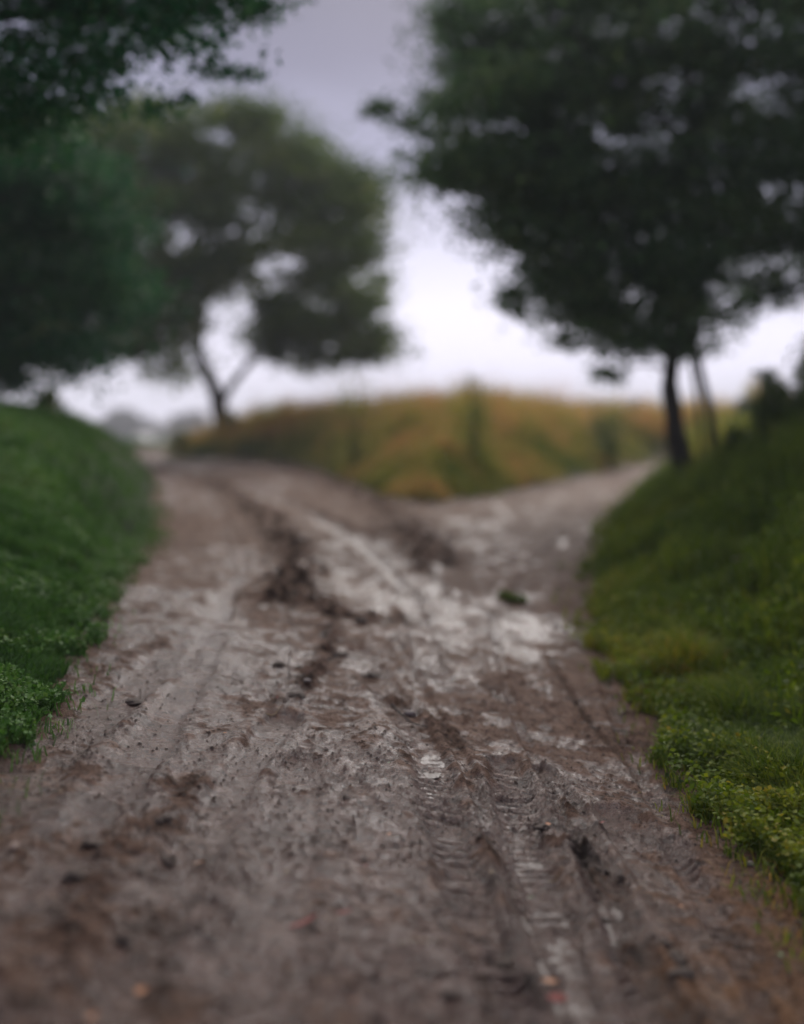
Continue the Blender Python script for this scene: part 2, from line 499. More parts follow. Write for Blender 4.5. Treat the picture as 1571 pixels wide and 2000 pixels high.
# wide ground reaching the horizon
rad = np.concatenate([[0.0], np.geomspace(.8, 700, 90)])
ang = np.linspace(0, 2 * math.pi, 181)[:-1]
RR, AA = np.meshgrid(rad, ang, indexing='ij')
WX, WY = RR * np.sin(AA), RR * np.cos(AA)
WZ, _, _ = terrain(WX, WY, False)
infine = (np.abs(WX) < .56 * WY) & (WY > 1.5) & (WY < 75)
WZ = WZ - np.where(infine, .30, .10) * (1 - sstep(60, 75, WY))
q = []
na = len(ang)
for i in range(len(rad) - 1):
    a = np.arange(na); b = (a + 1) % na
    q.append(np.stack([i * na + a, (i + 1) * na + a, (i + 1) * na + b, i * na + b], -1))
q = np.concatenate(q)[:, ::-1]
kf = NT('field_ground')
_y = kf.new('ShaderNodeSeparateXYZ'); kf.link(kf.new('ShaderNodeNewGeometry').outputs['Position'], _y.inputs[0])
_n = kf.noise(.12, 5, .6, kf.new('ShaderNodeNewGeometry').outputs['Position'])
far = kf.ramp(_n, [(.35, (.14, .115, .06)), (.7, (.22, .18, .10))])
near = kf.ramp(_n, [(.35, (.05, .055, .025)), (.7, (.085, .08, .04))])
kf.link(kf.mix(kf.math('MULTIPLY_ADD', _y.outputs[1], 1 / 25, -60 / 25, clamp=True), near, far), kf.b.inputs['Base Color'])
kf.b.inputs['Roughness'].default_value = .9
tag(mesh_np('field', np.stack([WX, WY, WZ], -1).reshape(-1, 3), q.reshape(-1), 4, kf.m, smooth=True),
    'open pale fields beyond the track', kind='structure')

# height lookup
_ry = np.interp
def look(A, x, y):
    u = np.clip((x / np.maximum(y, .1) + .52) / 1.04 * (NC - 1), 0, NC - 1.001)
    v = np.clip(np.interp(3216.0 / np.maximum(y, .1) + 800, row_px[::-1], np.arange(NR)[::-1]), 0, NR - 1.001)
    i = u.astype(int); j = v.astype(int); fu = u - i; fv = v - j
    return (A[j, i] * (1 - fu) + A[j, i + 1] * fu) * (1 - fv) + (A[j + 1, i] * (1 - fu) + A[j + 1, i + 1] * fu) * fv
def ground_z(x, y):
    x = np.atleast_1d(np.asarray(x, float)); y = np.atleast_1d(np.asarray(y, float))
    z = look(Z, x, y)
    o = (np.abs(x) > .515 * y) | (y > 66) | (y < 2)
    if o.any(): z[o] = terrain(x[o], y[o], False)[0]
    return z
def reg(x, y):
    return look(DL, x, y), look(DR, x, y), look(DI, x, y)

def P3(px, py, up=0.0):
    x, y = at(px, py)
    return Vector((x, y, float(ground_z(x, y)[0]) + up))

# ------------------------------------------------------------------ water in the ruts
for cx, cy, level, m2 in WATER:
    g = m2 & (Z < level)
    if g.sum() < 12: continue
    for _ in range(1):
        q_ = g.copy(); q_[1:] |= g[:-1]; q_[:-1] |= g[1:]; q_[:, 1:] |= g[:, :-1]; q_[:, :-1] |= g[:, 1:]; g = q_
    gf = g.reshape(-1)
    fq = quads[gf[quads].all(1)]
    u, inv = np.unique(fq, return_inverse=True)
    V = GV[u].copy(); V[:, 2] = level
    o = mesh_np('puddle', V, inv.reshape(-1), 4, M_water, smooth=True, loc=(cx, cy, level))
    tag(o, 'shallow rainwater lying in a wheel rut', kind='structure')

# ------------------------------------------------------------------ grass and weeds
def frame_sample(n, r0=845, r1=2450, smin=-.5, smax=.5):
    ss = rng.uniform(smin, smax, n); d = 3216.0 / (rng.uniform(r0, r1, n) - 800)
    return ss * d, d

def blades(x, y, z, h, w, lean, tint, seg=2):
    """curved tapering blades: 5 verts each -> quad+tri stored as 3 triangles"""
    n = len(x); a = rng.uniform(0, 2 * math.pi, n)
    dx, dy = np.cos(a), np.sin(a)
    b = a + rng.uniform(-.9, .9, n) + math.pi / 2
    lx, ly = np.cos(b) * lean * h, np.sin(b) * lean * h
    hw = w / 2
    V = np.zeros((n, 5, 3))
    V[:, 0] = np.stack([x - dx * hw, y - dy * hw, z - .01], -1)
    V[:, 1] = np.stack([x + dx * hw, y + dy * hw, z - .01], -1)
    V[:, 2] = np.stack([x + lx * .35 + dx * hw * .8, y + ly * .35 + dy * hw * .8, z + h * .6], -1)
    V[:, 3] = np.stack([x + lx * .35 - dx * hw * .8, y + ly * .35 - dy * hw * .8, z + h * .6], -1)
    V[:, 4] = np.stack([x + lx, y + ly, z + h * (1 - .25 * lean)], -1)
    base = np.arange(n)[:, None] * 5
    Fc = np.concatenate([base + np.array([0, 1, 2]), base + np.array([0, 2, 3]), base + np.array([3, 2, 4])], 1).reshape(-1)
    T = np.repeat(tint, 5)
    return V.reshape(-1, 3), Fc, T

def leaf_quads(c, size, tint, flat=0.0, asp=.55):
    n = len(c)
    u = rng.normal(size=(n, 3)); u[:, 2] *= (1 - flat); u /= np.linalg.norm(u, axis=1)[:, None]
    v = rng.normal(size=(n, 3)); v[:, 2] *= (1 - flat)
    v -= (v * u).sum(1)[:, None] * u; v /= np.linalg.norm(v, axis=1)[:, None]
    nn = np.cross(u, v)
    size = np.broadcast_to(size, (n,))[:, None]
    V = np.zeros((n, 4, 3))
    V[:, 0] = c - u * size * .5
    V[:, 1] = c + v * size * .5 * asp + nn * size * .08
    V[:, 2] = c + u * size * .5
    V[:, 3] = c - v * size * .5 * asp + nn * size * .08
    base = np.arange(n)[:, None] * 4
    Fc = np.concatenate([base + np.array([0, 1, 2]), base + np.array([0, 2, 3])], 1).reshape(-1)
    return V.reshape(-1, 3), Fc, np.repeat(tint, 4)

def join(parts):
    V, Fa, T, o = [], [], [], 0
    for v, f, t in parts:
        V.append(v); Fa.append(f + o); T.append(t); o += len(v)
    T = np.clip(np.concatenate(T), 0, 1)
    return np.concatenate(V), np.concatenate(Fa), np.stack([T, T, T, np.ones_like(T)], -1)

def emit(name, parts, mat, parent=None, loc=None):
    V, Fa, T = join(parts)
    return mesh_np(name, V, Fa, 3, mat, parent, attr={'tint': T}, loc=loc)

def region_points(n, which, edge=0.0, **kw):
    x, y = frame_sample(n, **kw)
    d = reg(x, y)[which]
    tuft = np.clip(fbm(x * 9, y * 9, 3, 88) + .1, 0, 1)
    m = d > edge + rng.exponential(.05, len(x)) - .05 - .30 * tuft * np.clip(y / 6, .6, 1.5)
    x, y, d = x[m], y[m], d[m]
    return x, y, ground_z(x, y), d

# left bank: short thick grass with small leaves
x, y, z, d = region_points(330000, 0, smin=-.5, smax=-.2)
x2, y2, z2, d2 = region_points(60000, 0, smin=-.5, smax=-.2, r0=1150, r1=1800)
x, y, z, d = [np.concatenate(p) for p in ((x, x2), (y, y2), (z, z2), (d, d2))]
keep = rng.random(len(x)) < .85
x, y, z, d = x[keep], y[keep], z[keep], d[keep]
pt = np.clip(.48 + .5 * fbm(x * 1.5, y * 1.5, 4, 71) + rng.normal(0, .17, len(x)), 0, 1)
h = (.04 + .07 * rng.random(len(x)) + .16 * np.clip(fbm(x * 3, y * 3, 3, 72), 0, 1)) * (.6 + .4 * sstep(-.1, .2, d)) * (1 + .04 * np.maximum(y - 8, 0))
w = .0055 + .0009 * np.maximum(y - 4, 0)
parts = [blades(x, y, z, h, w, rng.uniform(.2, 1.1, len(x)), pt)]
xl, yl, zl, dl_ = region_points(150000, 0, edge=-.03, smin=-.5, smax=-.2, r0=1000, r1=1900)
mk = fbm(xl * 2, yl * 2, 3, 73) > -.25
xl, yl, zl = xl[mk], yl[mk], zl[mk]
hh = rng.uniform(.02, .10, len(xl)) * (1.0 + .4 * fbm(xl * 4, yl * 4, 2, 77))
parts.append(leaf_quads(np.stack([xl, yl, zl + hh], -1), rng.uniform(.014, .034, len(xl)) * (.7 + yl * .06),
                        np.clip(.35 + 4.5 * (hh - .04) + rng.normal(0, .15, len(xl)), 0, .92), .45, .7))
tag(emit('grass', parts, M_grass_l), 'short thick green grass and small leaves covering the left bank', 'grass', kind='stuff')

# right verge: yellower, coarser
x, y, z, d = region_points(300000, 1, smin=.12, smax=.5)
pt = np.clip(.42 + .6 * fbm(x * 1.3, y * 1.3, 4, 81) + rng.normal(0, .17, len(x)), 0, .97)
far_ = sstep(7, 16, y)
h = (.06 + .12 * rng.random(len(x)) + .26 * far_ * rng.random(len(x)) + .36 * np.clip(fbm(x * 2.2, y * 2.2, 4, 82), 0, 1)) * (.45 + .55 * sstep(-.1, .35, d))
w = .006 + .0011 * np.maximum(y - 4, 0)
parts = [blades(x, y, z, h, w, rng.uniform(.2, 1.1, len(x)), pt * (1 - .25 * far_))]
xl, yl, zl, dl_ = region_points(150000, 1, edge=-.02, smin=.12, smax=.5, r0=950, r1=2100)
mk = fbm(xl * 1.7, yl * 1.7, 3, 83) > -.3
xl, yl, zl = xl[mk], yl[mk], zl[mk]
hh = rng.uniform(.02, .13, len(xl)) + .22 * np.clip(fbm(xl * 2.2, yl * 2.2, 4, 82), 0, 1) * rng.random(len(xl))
parts.append(leaf_quads(np.stack([xl, yl, zl + hh], -1), rng.uniform(.014, .038, len(xl)) * (.7 + yl * .06),
                        np.clip(.30 + 3.0 * (hh - .04) + .5 * fbm(xl * 2, yl * 2, 3, 84) + rng.normal(0, .12, len(xl)), 0, .9), .45, .65))
tag(emit('grass', parts, M_grass_r), 'yellowish green grass and weeds covering the right verge', 'grass', kind='stuff')

for which, mat, sm, sx, lab in ((0, M_grass_l, -.5, -.15, 'stray tufts of grass creeping from the left bank into the mud'), (1, M_grass_r, .1, .5, 'stray tufts of grass creeping from the right verge into the mud')):
    x, y = frame_sample(90000, r0=950, r1=2400, smin=sm, smax=sx); d = reg(x, y)[which]
    m = (d < .03) & (d > -.32) & (rng.random(len(x)) < np.exp(d / .13) * .6) & (fbm(x * 7, y * 7, 3, 110) > -.05); x, y = x[m], y[m]
    tag(emit('grass', [blades(x, y, ground_z(x, y), rng.uniform(.02, .08, len(x)), rng.uniform(.005, .009, len(x)), rng.uniform(.3, 1.3, len(x)), rng.uniform(.1, .98, len(x)))], mat), lab, 'grass', kind='stuff')

# mound between the paths: tall dry grass and weeds
x, y = frame_sample(240000, r0=858, r1=1010, smin=-.32, smax=.5)
d = reg(x, y)[2]; m = d > rng.exponential(.08, len(x)); x, y, d = x[m], y[m], d[m]
z = ground_z(x, y)
keep = (y < 62); x, y, z, d = x[keep], y[keep], z[keep], d[keep]
tall = (.16 + .95 * sstep(0, 3.2, d)) * (.80 + .65 * fbm(x * 1.6, y * 1.6, 4, 91)) * (.22 + .78 * sstep(-9, -3.6, x))
h = tall * (.55 + .75 * rng.random(len(x)) ** 2.2)
pt = np.clip(.36 + .75 * fbm(x * 1.3, y * 1.3, 4, 92) + .30 * sstep(.2, 2.5, d) + rng.normal(0, .14, len(x)), 0, 1)
parts = [blades(x, y, z, h, rng.uniform(.018, .04, len(x)), rng.uniform(.1, .6, len(x)), pt)]
k = rng.random(len(x)) < .55
lz = z[k] + h[k] * rng.uniform(.3, 1.0, k.sum())
parts.append(leaf_quads(np.stack([x[k], y[k], lz], -1), rng.uniform(.04, .11, k.sum()), np.clip(pt[k] + rng.normal(0, .12, k.sum()), 0, 1), 0, .5))
tag(emit('tall_grass', parts, M_weeds), 'tall brown and olive grass and weeds covering the mound between the paths', 'tall grass', kind='stuff')
# tall grass behind and beside the right tree
x = rng.uniform(3.2, 19, 30000); y = rng.uniform(15, 33, 30000)
rd = reg(x, y); m = (rd[1] > .8) & (x < .5 * y); x, y = x[m], y[m]; z = ground_z(x, y)
h = rng.uniform(.35, .95, len(x)) * sstep(13, 20, y)
pt = np.clip(.25 + .45 * fbm(x * .6, y * .6, 3, 95) + rng.normal(0, .14, len(x)), 0, 1)
tag(emit('tall_grass', [blades(x, y, z, h, rng.uniform(.02, .04, len(x)), rng.uniform(.1, .6, len(x)), pt)], M_weeds),
    'tall dull grass behind the right verge around the right tree', 'tall grass', kind='stuff')

def stand(n, xa, xb, ya, yb, which, dmin, h0, h1, t0, label, mat, lw=.05):
    x = rng.uniform(xa, xb, n); y = rng.uniform(ya, yb, n)
    d = reg(x, y)[which]; cl = fbm(x * 1.3, y * 1.3, 3, 97)
    m = (d > dmin) & (np.abs(x) < .5 * y) & (cl + rng.normal(0, .12, n) > -.15); x, y, d, cl = x[m], y[m], d[m], cl[m]
    z = ground_z(x, y); h = rng.uniform(h0, h1, len(x)) * (.7 + .8 * np.clip(cl + .2, 0, 1)) * (.4 + .6 * sstep(dmin, dmin + 1.2, d))
    pt = np.clip(t0 + .35 * cl + rng.normal(0, .15, len(x)), 0, 1)
    P_ = [blades(x, y, z, h, rng.uniform(.012, .024, len(x)), rng.uniform(.1, .5, len(x)), pt)]
    for f in (.45, .65, .85, 1.0):
        P_.append(leaf_quads(np.stack([x + rng.normal(0, .05, len(x)), y + rng.normal(0, .05, len(x)), z + h * f * rng.uniform(.85, 1.05, len(x))], -1), rng.uniform(lw * .6, lw * 1.4, len(x)), np.clip(pt + rng.normal(0, .1, len(x)), 0, 1), 0, .4))
    tag(emit('weeds', P_, mat), label, 'weeds', kind='stuff')
stand(60000, 1.2, 9, 4.5, 17, 1, .55, .20, .80, .30, 'taller olive weeds rising at the back of the right verge', M_grass_r)
stand(9000, -9, 14, 17, 36, 2, .9, .9, 1.5, .75, 'tall brown seed stalks rising above the mound', M_weeds)

# ------------------------------------------------------------------ trees
def tube_arrays(paths, sides=8):
    """paths: list of (points, radii)"""
    V, Fq, o = [], [], 0
    for pts, rr in paths:
        pts = [Vector(p) for p in pts]
        n = len(pts)
        for i, p in enumerate(pts):
            t = (pts[min(i + 1, n - 1)] - pts[max(i - 1, 0)]).normalized()
            a = t.cross(Vector((0, 1, .01))).normalized() if abs(t.y) < .95 else t.cross(Vector((1, 0, 0))).normalized()
            b = t.cross(a)
            for k in range(sides):
                th = 2 * math.pi * k / sides
                f = 1 + .10 * math.sin(3 * th + i * .7) + .05 * math.sin(5 * th + i * 1.9)
                V.append(tuple(p + (a * math.cos(th) + b * math.sin(th)) * rr[i] * f))
        for i in range(n - 1):
            for k in range(sides):
                k2 = (k + 1) % sides
                Fq += [o + i * sides + k, o + i * sides + k2, o + (i + 1) * sides + k2, o + (i + 1) * sides + k]
        o += n * sides
    return np.array(V), np.array(Fq)

def curve_pts(pts, n=3):
    P = smooth_poly(np.array([list(p) for p in pts], float), n)
    return [Vector(p) for p in P]

def limb(a, b, r0, r1, n=8, wob=.12, sag=.0):
    a, b = Vector(a), Vector(b); L = (b - a).length
    pts, rr = [], []
    ph = random.uniform(0, 6)
    for i in range(n + 1):
        t = i / n
        p = a.lerp(b, t)
        off = math.sin(t * math.pi) * wob * L
        p += Vector((math.cos(ph + t * 3), math.sin(ph * 1.3 + t * 2), math.sin(ph + t * 4) * .6)) * off * .5
        p.z += math.sin(t * math.pi) * L * .12 - sag * t * t * L
        pts.append(p); rr.append(r0 * (1 - t) + r1 * t)
    return pts, rr

def px3(px, py, d):
    return Vector(((px - CX) / F * d, d, EYE - (py - HY) / F * d))

def make_tree(name, label, cat, group, depth, stems, outline, gaps, extra, nclump, crad, nleaf, lsize, mat, dspread=2.2, seed=1, droop=0.):
    """stems: list of (pixel list, r0, r1); outline in photo pixels turned to metres at the tree's own distance"""
    rs = random.Random(seed); random.seed(seed)
    m0 = stems[0][0][0]
    base = px3(m0[0], m0[1], depth)
    base.z = float(ground_z(base.x, base.y)[0]) - .1
    root = empty(name, base); tag(root, label, cat, group)
    paths = []; nodes = []
    for k, (pp, r0, r1) in enumerate(stems):
        pts = [px3(p[0], p[1], depth + (p[2] if len(p) > 2 else 0)) for p in pp]
        if pp[0] == m0: pts[0] = Vector((pts[0].x, pts[0].y, base.z))
        elif k > 0 and pp[0][1] > 820: pts[0].z = float(ground_z(pts[0].x, pts[0].y)[0]) - .1
        C = curve_pts(pts, 3); n = len(C)
        rr = [(r0 * (1 - i / (n - 1)) + r1 * i / (n - 1)) * (1 + (.5 if k == 0 else .2) * math.exp(-i / n * 9)) for i in range(n)]
        paths.append((C, rr))
        nodes += [(c, r) for c, r in zip(C[n // 3:], rr[n // 3:])]
    OP = np.array(outline, float)
    lo, hi = OP.min(0), OP.max(0)
    clumps = []
    tries = 0
    while len(clumps) < nclump and tries < 60000:
        tries += 1
        a, b = rs.uniform(lo[0], hi[0]), rs.uniform(lo[1], hi[1])
        if not inside(np.array([a]), np.array([b]), OP)[0]: continue
        if any(math.hypot(a - g[0], (b - g[1])) < g[2] and rs.random() < .82 for g in gaps): continue
        clumps.append((px3(a, b, depth + rs.gauss(0, dspread * .6)), rs.uniform(*crad)))
    for a, b, r in extra:
        for _ in range(2): clumps.append((px3(a + rs.uniform(-8, 8), b + rs.uniform(-8, 8), depth + rs.uniform(-.4, .4)), r))
    # boughs: from the nearest stem node to groups of clumps
    order = sorted(clumps, key=lambda c: min((c[0] - n[0]).length for n in nodes))
    for c, r in order:
        nb, nr = min(nodes, key=lambda n: (c - n[0]).length + max(0, n[0].z - c.z) * .6)
        L = (c - nb).length
        if L < .25: continue
        r0 = min(nr * .7, .012 + .016 * L)
        pts, rr = limb(nb, c, r0, .006, 6, .12, droop)
        paths.append((pts, rr))
        nodes += [(p, q_) for p, q_ in zip(pts[1:], rr[1:])]
    V, Fq = tube_arrays(paths, 7)
    mesh_np('trunk', V - np.array(base), Fq, 4, M_bark, root, smooth=True)
    tot = sum(r * r for _, r in clumps)
    cs, tn = [], []
    for c, r in clumps:
        n = max(12, int(nleaf * r * r / tot))
        v = rng.normal(size=(n, 3)); v /= np.linalg.norm(v, axis=1)[:, None]
        rad_ = rng.random(n) ** .5 * np.where(rng.random(n) < .3, 1.75, 1)
        sh = np.array([1.3, 1.2, .62]) * r
        cs.append(np.array(c) + v * rad_[:, None] * sh)
        tn.append(np.clip(rs.uniform(.2, .6) + rng.normal(0, .16, n), 0, 1))
    nb_ = int(nleaf * 2.2)
    A_ = rng.uniform(lo[0], hi[0], nb_); B_ = rng.uniform(lo[1], hi[1], nb_)
    okk = inside(A_ + rng.normal(0, 34, nb_), B_ + rng.normal(0, 26, nb_), OP)
    for g in gaps: okk &= (np.hypot(A_ - g[0], B_ - g[1]) > g[2] * (.75 + .5 * rng.random(nb_))) | (rng.random(nb_) < .22)
    okk &= vnoise(A_ / 52, B_ / 30, seed) + .6 * vnoise(A_ / 20, B_ / 12, seed + 3) > .62
    A_, B_ = A_[okk][:int(nleaf * .5)], B_[okk][:int(nleaf * .5)]
    D_ = depth + rng.normal(0, dspread * .6, len(A_))
    cs.append(np.stack([(A_ - CX) / F * D_, D_, EYE - (B_ - HY) / F * D_], -1))
    tn.append(np.clip(.25 + .5 * vnoise(A_ / 60, B_ / 50, seed + 9) + rng.normal(0, .14, len(A_)), 0, 1))
    cs = np.concatenate(cs); tn = np.concatenate(tn)
    V, Fa, T = join([leaf_quads(cs, rng.uniform(lsize * .7, lsize * 1.3, len(cs)), tn, .2, .62)])
    mesh_np('crown', V - np.array(base), Fa, 3, mat, root, attr={'tint': T})
    return root

OAK = [(-40, 260), (190, 225), (330, 200), (460, 205), (560, 235), (640, 285), (700, 345), (730, 400), (715, 470), (745, 560), (770, 640),
       (770, 700), (680, 665), (640, 715), (560, 690), (500, 640), (480, 600), (430, 590), (390, 640), (375, 690), (330, 735), (290, 690), (200, 680), (130, 720), (-40, 720)]
make_tree('oak_tree', 'spreading dark tree with a forked trunk standing at the left end of the mound', 'tree', None, 37,
          [([(438, 850), (430, 790), (410, 735), (385, 690), (392, 610), (420, 480), (430, 330)], .30, .07),
           ([(432, 785), (462, 740), (495, 700), (545, 620), (600, 520, .5), (640, 420, 1)], .15, .04),
           ([(395, 700), (330, 640), (250, 590, -.5), (150, 520, -1)], .10, .03),
           ([(392, 640), (330, 520, 1), (250, 380, 1.4)], .10, .03),
           ([(415, 500), (520, 400, -1), (600, 330, -1)], .07, .02)],
          OAK, [(640, 430, 26), (580, 520, 34), (690, 540, 30), (650, 600, 18), (440, 620, 44), (750, 500, 34), (490, 600, 26), (550, 410, 16), (620, 480, 18), (680, 660, 18), (720, 440, 18), (470, 560, 18), (620, 560, 16)],
          [(745, 645, .5), (700, 470, .5), (720, 590, .4), (540, 690, .45), (700, 690, .45)], 210, (.4, 1.1), 84000, .19, M_leaf_l, 3.0, 3)
make_tree('leafy_tree', 'deep green tree at the left edge of the frame above the grass bank', 'tree', None, 19,
          [([(-260, 860), (-240, 760), (-200, 640), (-160, 450), (-130, 250)], .24, .05),
           ([(-220, 700), (-100, 620, -.5), (40, 560, -1), (150, 540)], .10, .02),
           ([(-180, 560), (-60, 420), (90, 330, .5)], .09, .02)],
          [(-420, 200), (-150, 180), (60, 250), (160, 300), (260, 400), (230, 520), (260, 620), (190, 700), (150, 725), (60, 710), (10, 750), (-60, 770), (-300, 740), (-450, 500)],
          [(-20, 760, 20)], [(20, 745, .25), (150, 720, .25)], 150, (.35, .8), 42000, .13, M_leaf_g, 1.8, 5)
make_tree('overhanging_tree', 'darkest tree whose boughs hang into the top left corner', 'tree', None, 10.5,
          [([(-900, 1090), (-880, 900), (-850, 600), (-800, 200), (-700, -150), (-600, -400)], .25, .08),
           ([(-830, 400), (-500, 180), (-200, 60), (100, 20), (300, 30)], .12, .02),
           ([(-760, 0), (-400, -150), (0, -150), (350, -90)], .12, .02)],
          [(-1000, -500), (600, -500), (640, -120), (540, 10), (420, 35), (350, 30), (400, 90), (440, 110), (330, 95), (250, 120), (220, 190), (120, 230), (60, 260), (-150, 300), (-900, 350)],
          [(300, 170, 60), (430, 70, 30), (330, 105, 22)],
          [(480, 145, .14), (420, 135, .16), (360, 200, .12), (500, 20, .2), (300, 215, .14)], 300, (.2, .5), 75000, .08, M_leaf_g, 1.5, 8)
RT = [(880, -30), (850, 40), (890, 110), (845, 180), (880, 250), (850, 335), (900, 375), (950, 400), (965, 450), (1010, 520), (1060, 550),
      (1110, 620), (1165, 640), (1180, 690), (1230, 705), (1330, 690), (1400, 640), (1480, 600), (1571, 570), (1850, 560), (2000, 200), (1950, -200), (1750, -300), (1500, -230), (1300, -120), (1150, -60), (1000, -50)]
make_tree('ash_tree', 'large dark tree with a slim trunk leaning over the right path', 'tree', None, 17,
          [([(1338, 940), (1322, 850), (1308, 770), (1312, 690), (1335, 600), (1340, 450), (1350, 250), (1340, 60), (1345, -60)], .16, .05),
           ([(1392, 930), (1396, 850), (1380, 770), (1362, 700), (1345, 620)], .075, .05),
           ([(1372, 880), (1366, 800), (1352, 720), (1340, 640)], .035, .03),
           ([(1312, 690), (1250, 640), (1150, 560), (1050, 470, -.4), (930, 380, -.8)], .09, .02),
           ([(1338, 560), (1250, 420), (1120, 280, -.5), (960, 180, -.8)], .10, .02),
           ([(1340, 600), (1420, 480), (1520, 380, .5), (1700, 250, 1)], .10, .02),
           ([(1345, 300), (1200, 120), (1000, -20)], .09, .02),
           ([(1350, 250), (1500, 60), (1650, -100)], .09, .02)],
          RT, [(1285, 235, 52), (1180, 45, 48), (1050, 385, 30), (1490, 165, 58), (1545, 380, 46), (1555, 520, 40), (1060, 20, 40), (970, 50, 34), (1310, 170, 26), (1420, 60, 30), (890, 60, 30)],
          [(745, 212, .22), (725, 215, .16), (795, 240, .18), (830, 260, .2), (1000, 580, .26), (1005, 610, .18), (1105, 668, .22), (1195, 730, .24), (870, 350, .25)],
          340, (.24, .60), 140000, .10, M_leaf_r, 2.4, 11, .05)

# distant hazy trees in the valley
far_trees = [(248, 800, 52, 255, 'rounded grey-green distant tree left of the pale house'),
             (212, 835, 30, 235, 'lower misty tree at the left end of the distant row'),
             (368, 806, 40, 265, 'broad misty tree right of the pale house'),
             (318, 832, 38, 290, 'low misty tree directly behind the pale house'),
             (410, 832, 34, 250, 'misty tree at the right end of the distant row')]
for k, (px, top, rp, dd, lab) in enumerate(far_trees):
    zt = EYE - (top - HY) / F * dd
    R_ = rp / F * dd
    bx = (px - CX) / F * dd
    bz = float(terrain(np.array([bx]), np.array([float(dd)]), False)[0][0])
    root = empty('distant_tree', (bx, dd, bz)); tag(root, lab, 'tree', 'misty trees far down the valley')
    Ht = zt - bz
    V, Fq = tube_arrays([([(0, 0, -.3), (.1, 0, Ht * .3), (.2, .1, Ht * .75)], [.35, .28, .08]),
                         ([(.1, 0, Ht * .3), (-R_ * .4, .2, Ht * .6)], [.18, .05]), ([(.1, 0, Ht * .35), (R_ * .5, -.2, Ht * .65)], [.18, .05])], 7)
    mesh_np('trunk', V, Fq, 4, M_bark, root, smooth=True)
    cs, tn = [], []
    for j in range(26):
        a = random.uniform(0, 6.28); rr_ = R_ * .75 * math.sqrt(random.random())
        zz = Ht * random.uniform(.28, .95); sc_ = math.sqrt(max(.05, 1 - ((zz / Ht - .5) / .62) ** 2))
        c = np.array([math.cos(a) * rr_ * sc_, math.sin(a) * rr_ * sc_, zz - R_ * .12])
        v = rng.normal(size=(260, 3)); v /= np.linalg.norm(v, axis=1)[:, None]
        cs.append(c + v * rng.random(260)[:, None] ** .4 * R_ * .34); tn.append(np.full(260, random.uniform(.1, .9)))
    V, Fa, T = join([leaf_quads(np.concatenate(cs), .75, np.concatenate(tn), .2, .7)])
    mesh_np('crown', V, Fa, 3, M_leaf_d, root, attr={'tint': T})

# distant pale house
def box_np(x0, x1, y0, y1, z0, z1):
    V = np.array([(x, y, z) for z in (z0, z1) for y in (y0, y1) for x in (x0, x1)], float)
    Fq = np.array([0, 2, 3, 1, 4, 5, 7, 6, 0, 1, 5, 4, 2, 6, 7, 3, 0, 4, 6, 2, 1, 3, 7, 5])
    return V, Fq
M_wall = simple_material('limewashed_wall', (.62, .60, .60), (.75, .73, .74), 3, .8, .1)
M_roof = simple_material('red_tile_roof', (.26, .10, .06), (.40, .17, .10), 3, .8, .2)
M_glass = simple_material('dark_window', (.03, .035, .04), (.05, .055, .06), 1, .15, 0)
M_stone = simple_material('stone', (.16, .13, .11), (.27, .23, .20), 30, .6, .4, .004)
hd = 195.0; hx = (268 - CX) / F * hd
hz = float(terrain(np.array([hx]), np.array([hd]), False)[0][0])
house = empty('farmhouse', (hx, hd, hz)); tag(house, 'small pale farmhouse with a low red annex roof between the misty trees', 'house')
top = EYE - (848 - HY) / F * hd - hz
W_ = 30 / F * hd / 2
V = [(-W_, 0, -.2), (W_, 0, -.2), (W_, 7, -.2), (-W_, 7, -.2), (-W_, 0, top * .68), (W_, 0, top * .68), (W_, 7, top * .68), (-W_, 7, top * .68), (0, 0, top), (0, 7, top)]
me = bpy.data.meshes.new('wall'); me.from_pydata(V, [], [(0, 1, 5, 8, 4), (3, 7, 9, 6, 2), (0, 4, 7, 3), (1, 2, 6, 5), (0, 3, 2, 1)]); me.materials.append(M_wall)
link(bpy.data.objects.new('wall', me), house)
M_slate = simple_material('pale_slate', (.30, .30, .32), (.42, .41, .43), 3, .6, .1)
for sg in (-1, 1):
    e = W_ + .3; ze = top * .68 - .1
    me = bpy.data.meshes.new('roof')
    me.from_pydata([(sg * e, -.3, ze), (sg * e, 7.3, ze), (0, 7.3, top + .12), (0, -.3, top + .12), (sg * e, -.3, ze + .15), (sg * e, 7.3, ze + .15), (0, 7.3, top + .27), (0, -.3, top + .27)], [],
                   [(0, 1, 2, 3), (4, 7, 6, 5), (0, 3, 7, 4), (1, 5, 6, 2), (0, 4, 5, 1), (3, 2, 6, 7)])
    me.materials.append(M_slate); link(bpy.data.objects.new('roof', me), house)
for wx, wz in ((-.45, .28), (.45, .28), (0, .60)):
    V, Fq = box_np(wx * W_ * 1.1 - .18, wx * W_ * 1.1 + .18, -.05, .1, top * wz, top * wz + .55)
    mesh_np('window', V, Fq, 4, M_glass, house)
V, Fq = box_np(.1, .45, 3, 3.4, top * .85, top + .7); mesh_np('chimney', V, Fq, 4, M_stone, house)
V, Fq = box_np(W_ + .02, W_ + 1.8, .5, 4, -.2, top * .33); mesh_np('annex_wall', V, Fq, 4, M_wall, house)
me = bpy.data.meshes.new('annex_roof')
me.from_pydata([(W_ + .02, .2, top * .56), (W_ + 2.0, .2, top * .32), (W_ + 2.0, 4.3, top * .32), (W_ + .02, 4.3, top * .56), (W_ + .02, .2, top * .48), (W_ + 2.0, .2, top * .26), (W_ + 2.0, 4.3, top * .26), (W_ + .02, 4.3, top * .48)], [],
               [(0, 1, 2, 3), (7, 6, 5, 4), (0, 4, 5, 1), (2, 6, 7, 3), (1, 5, 6, 2), (0, 3, 7, 4)])
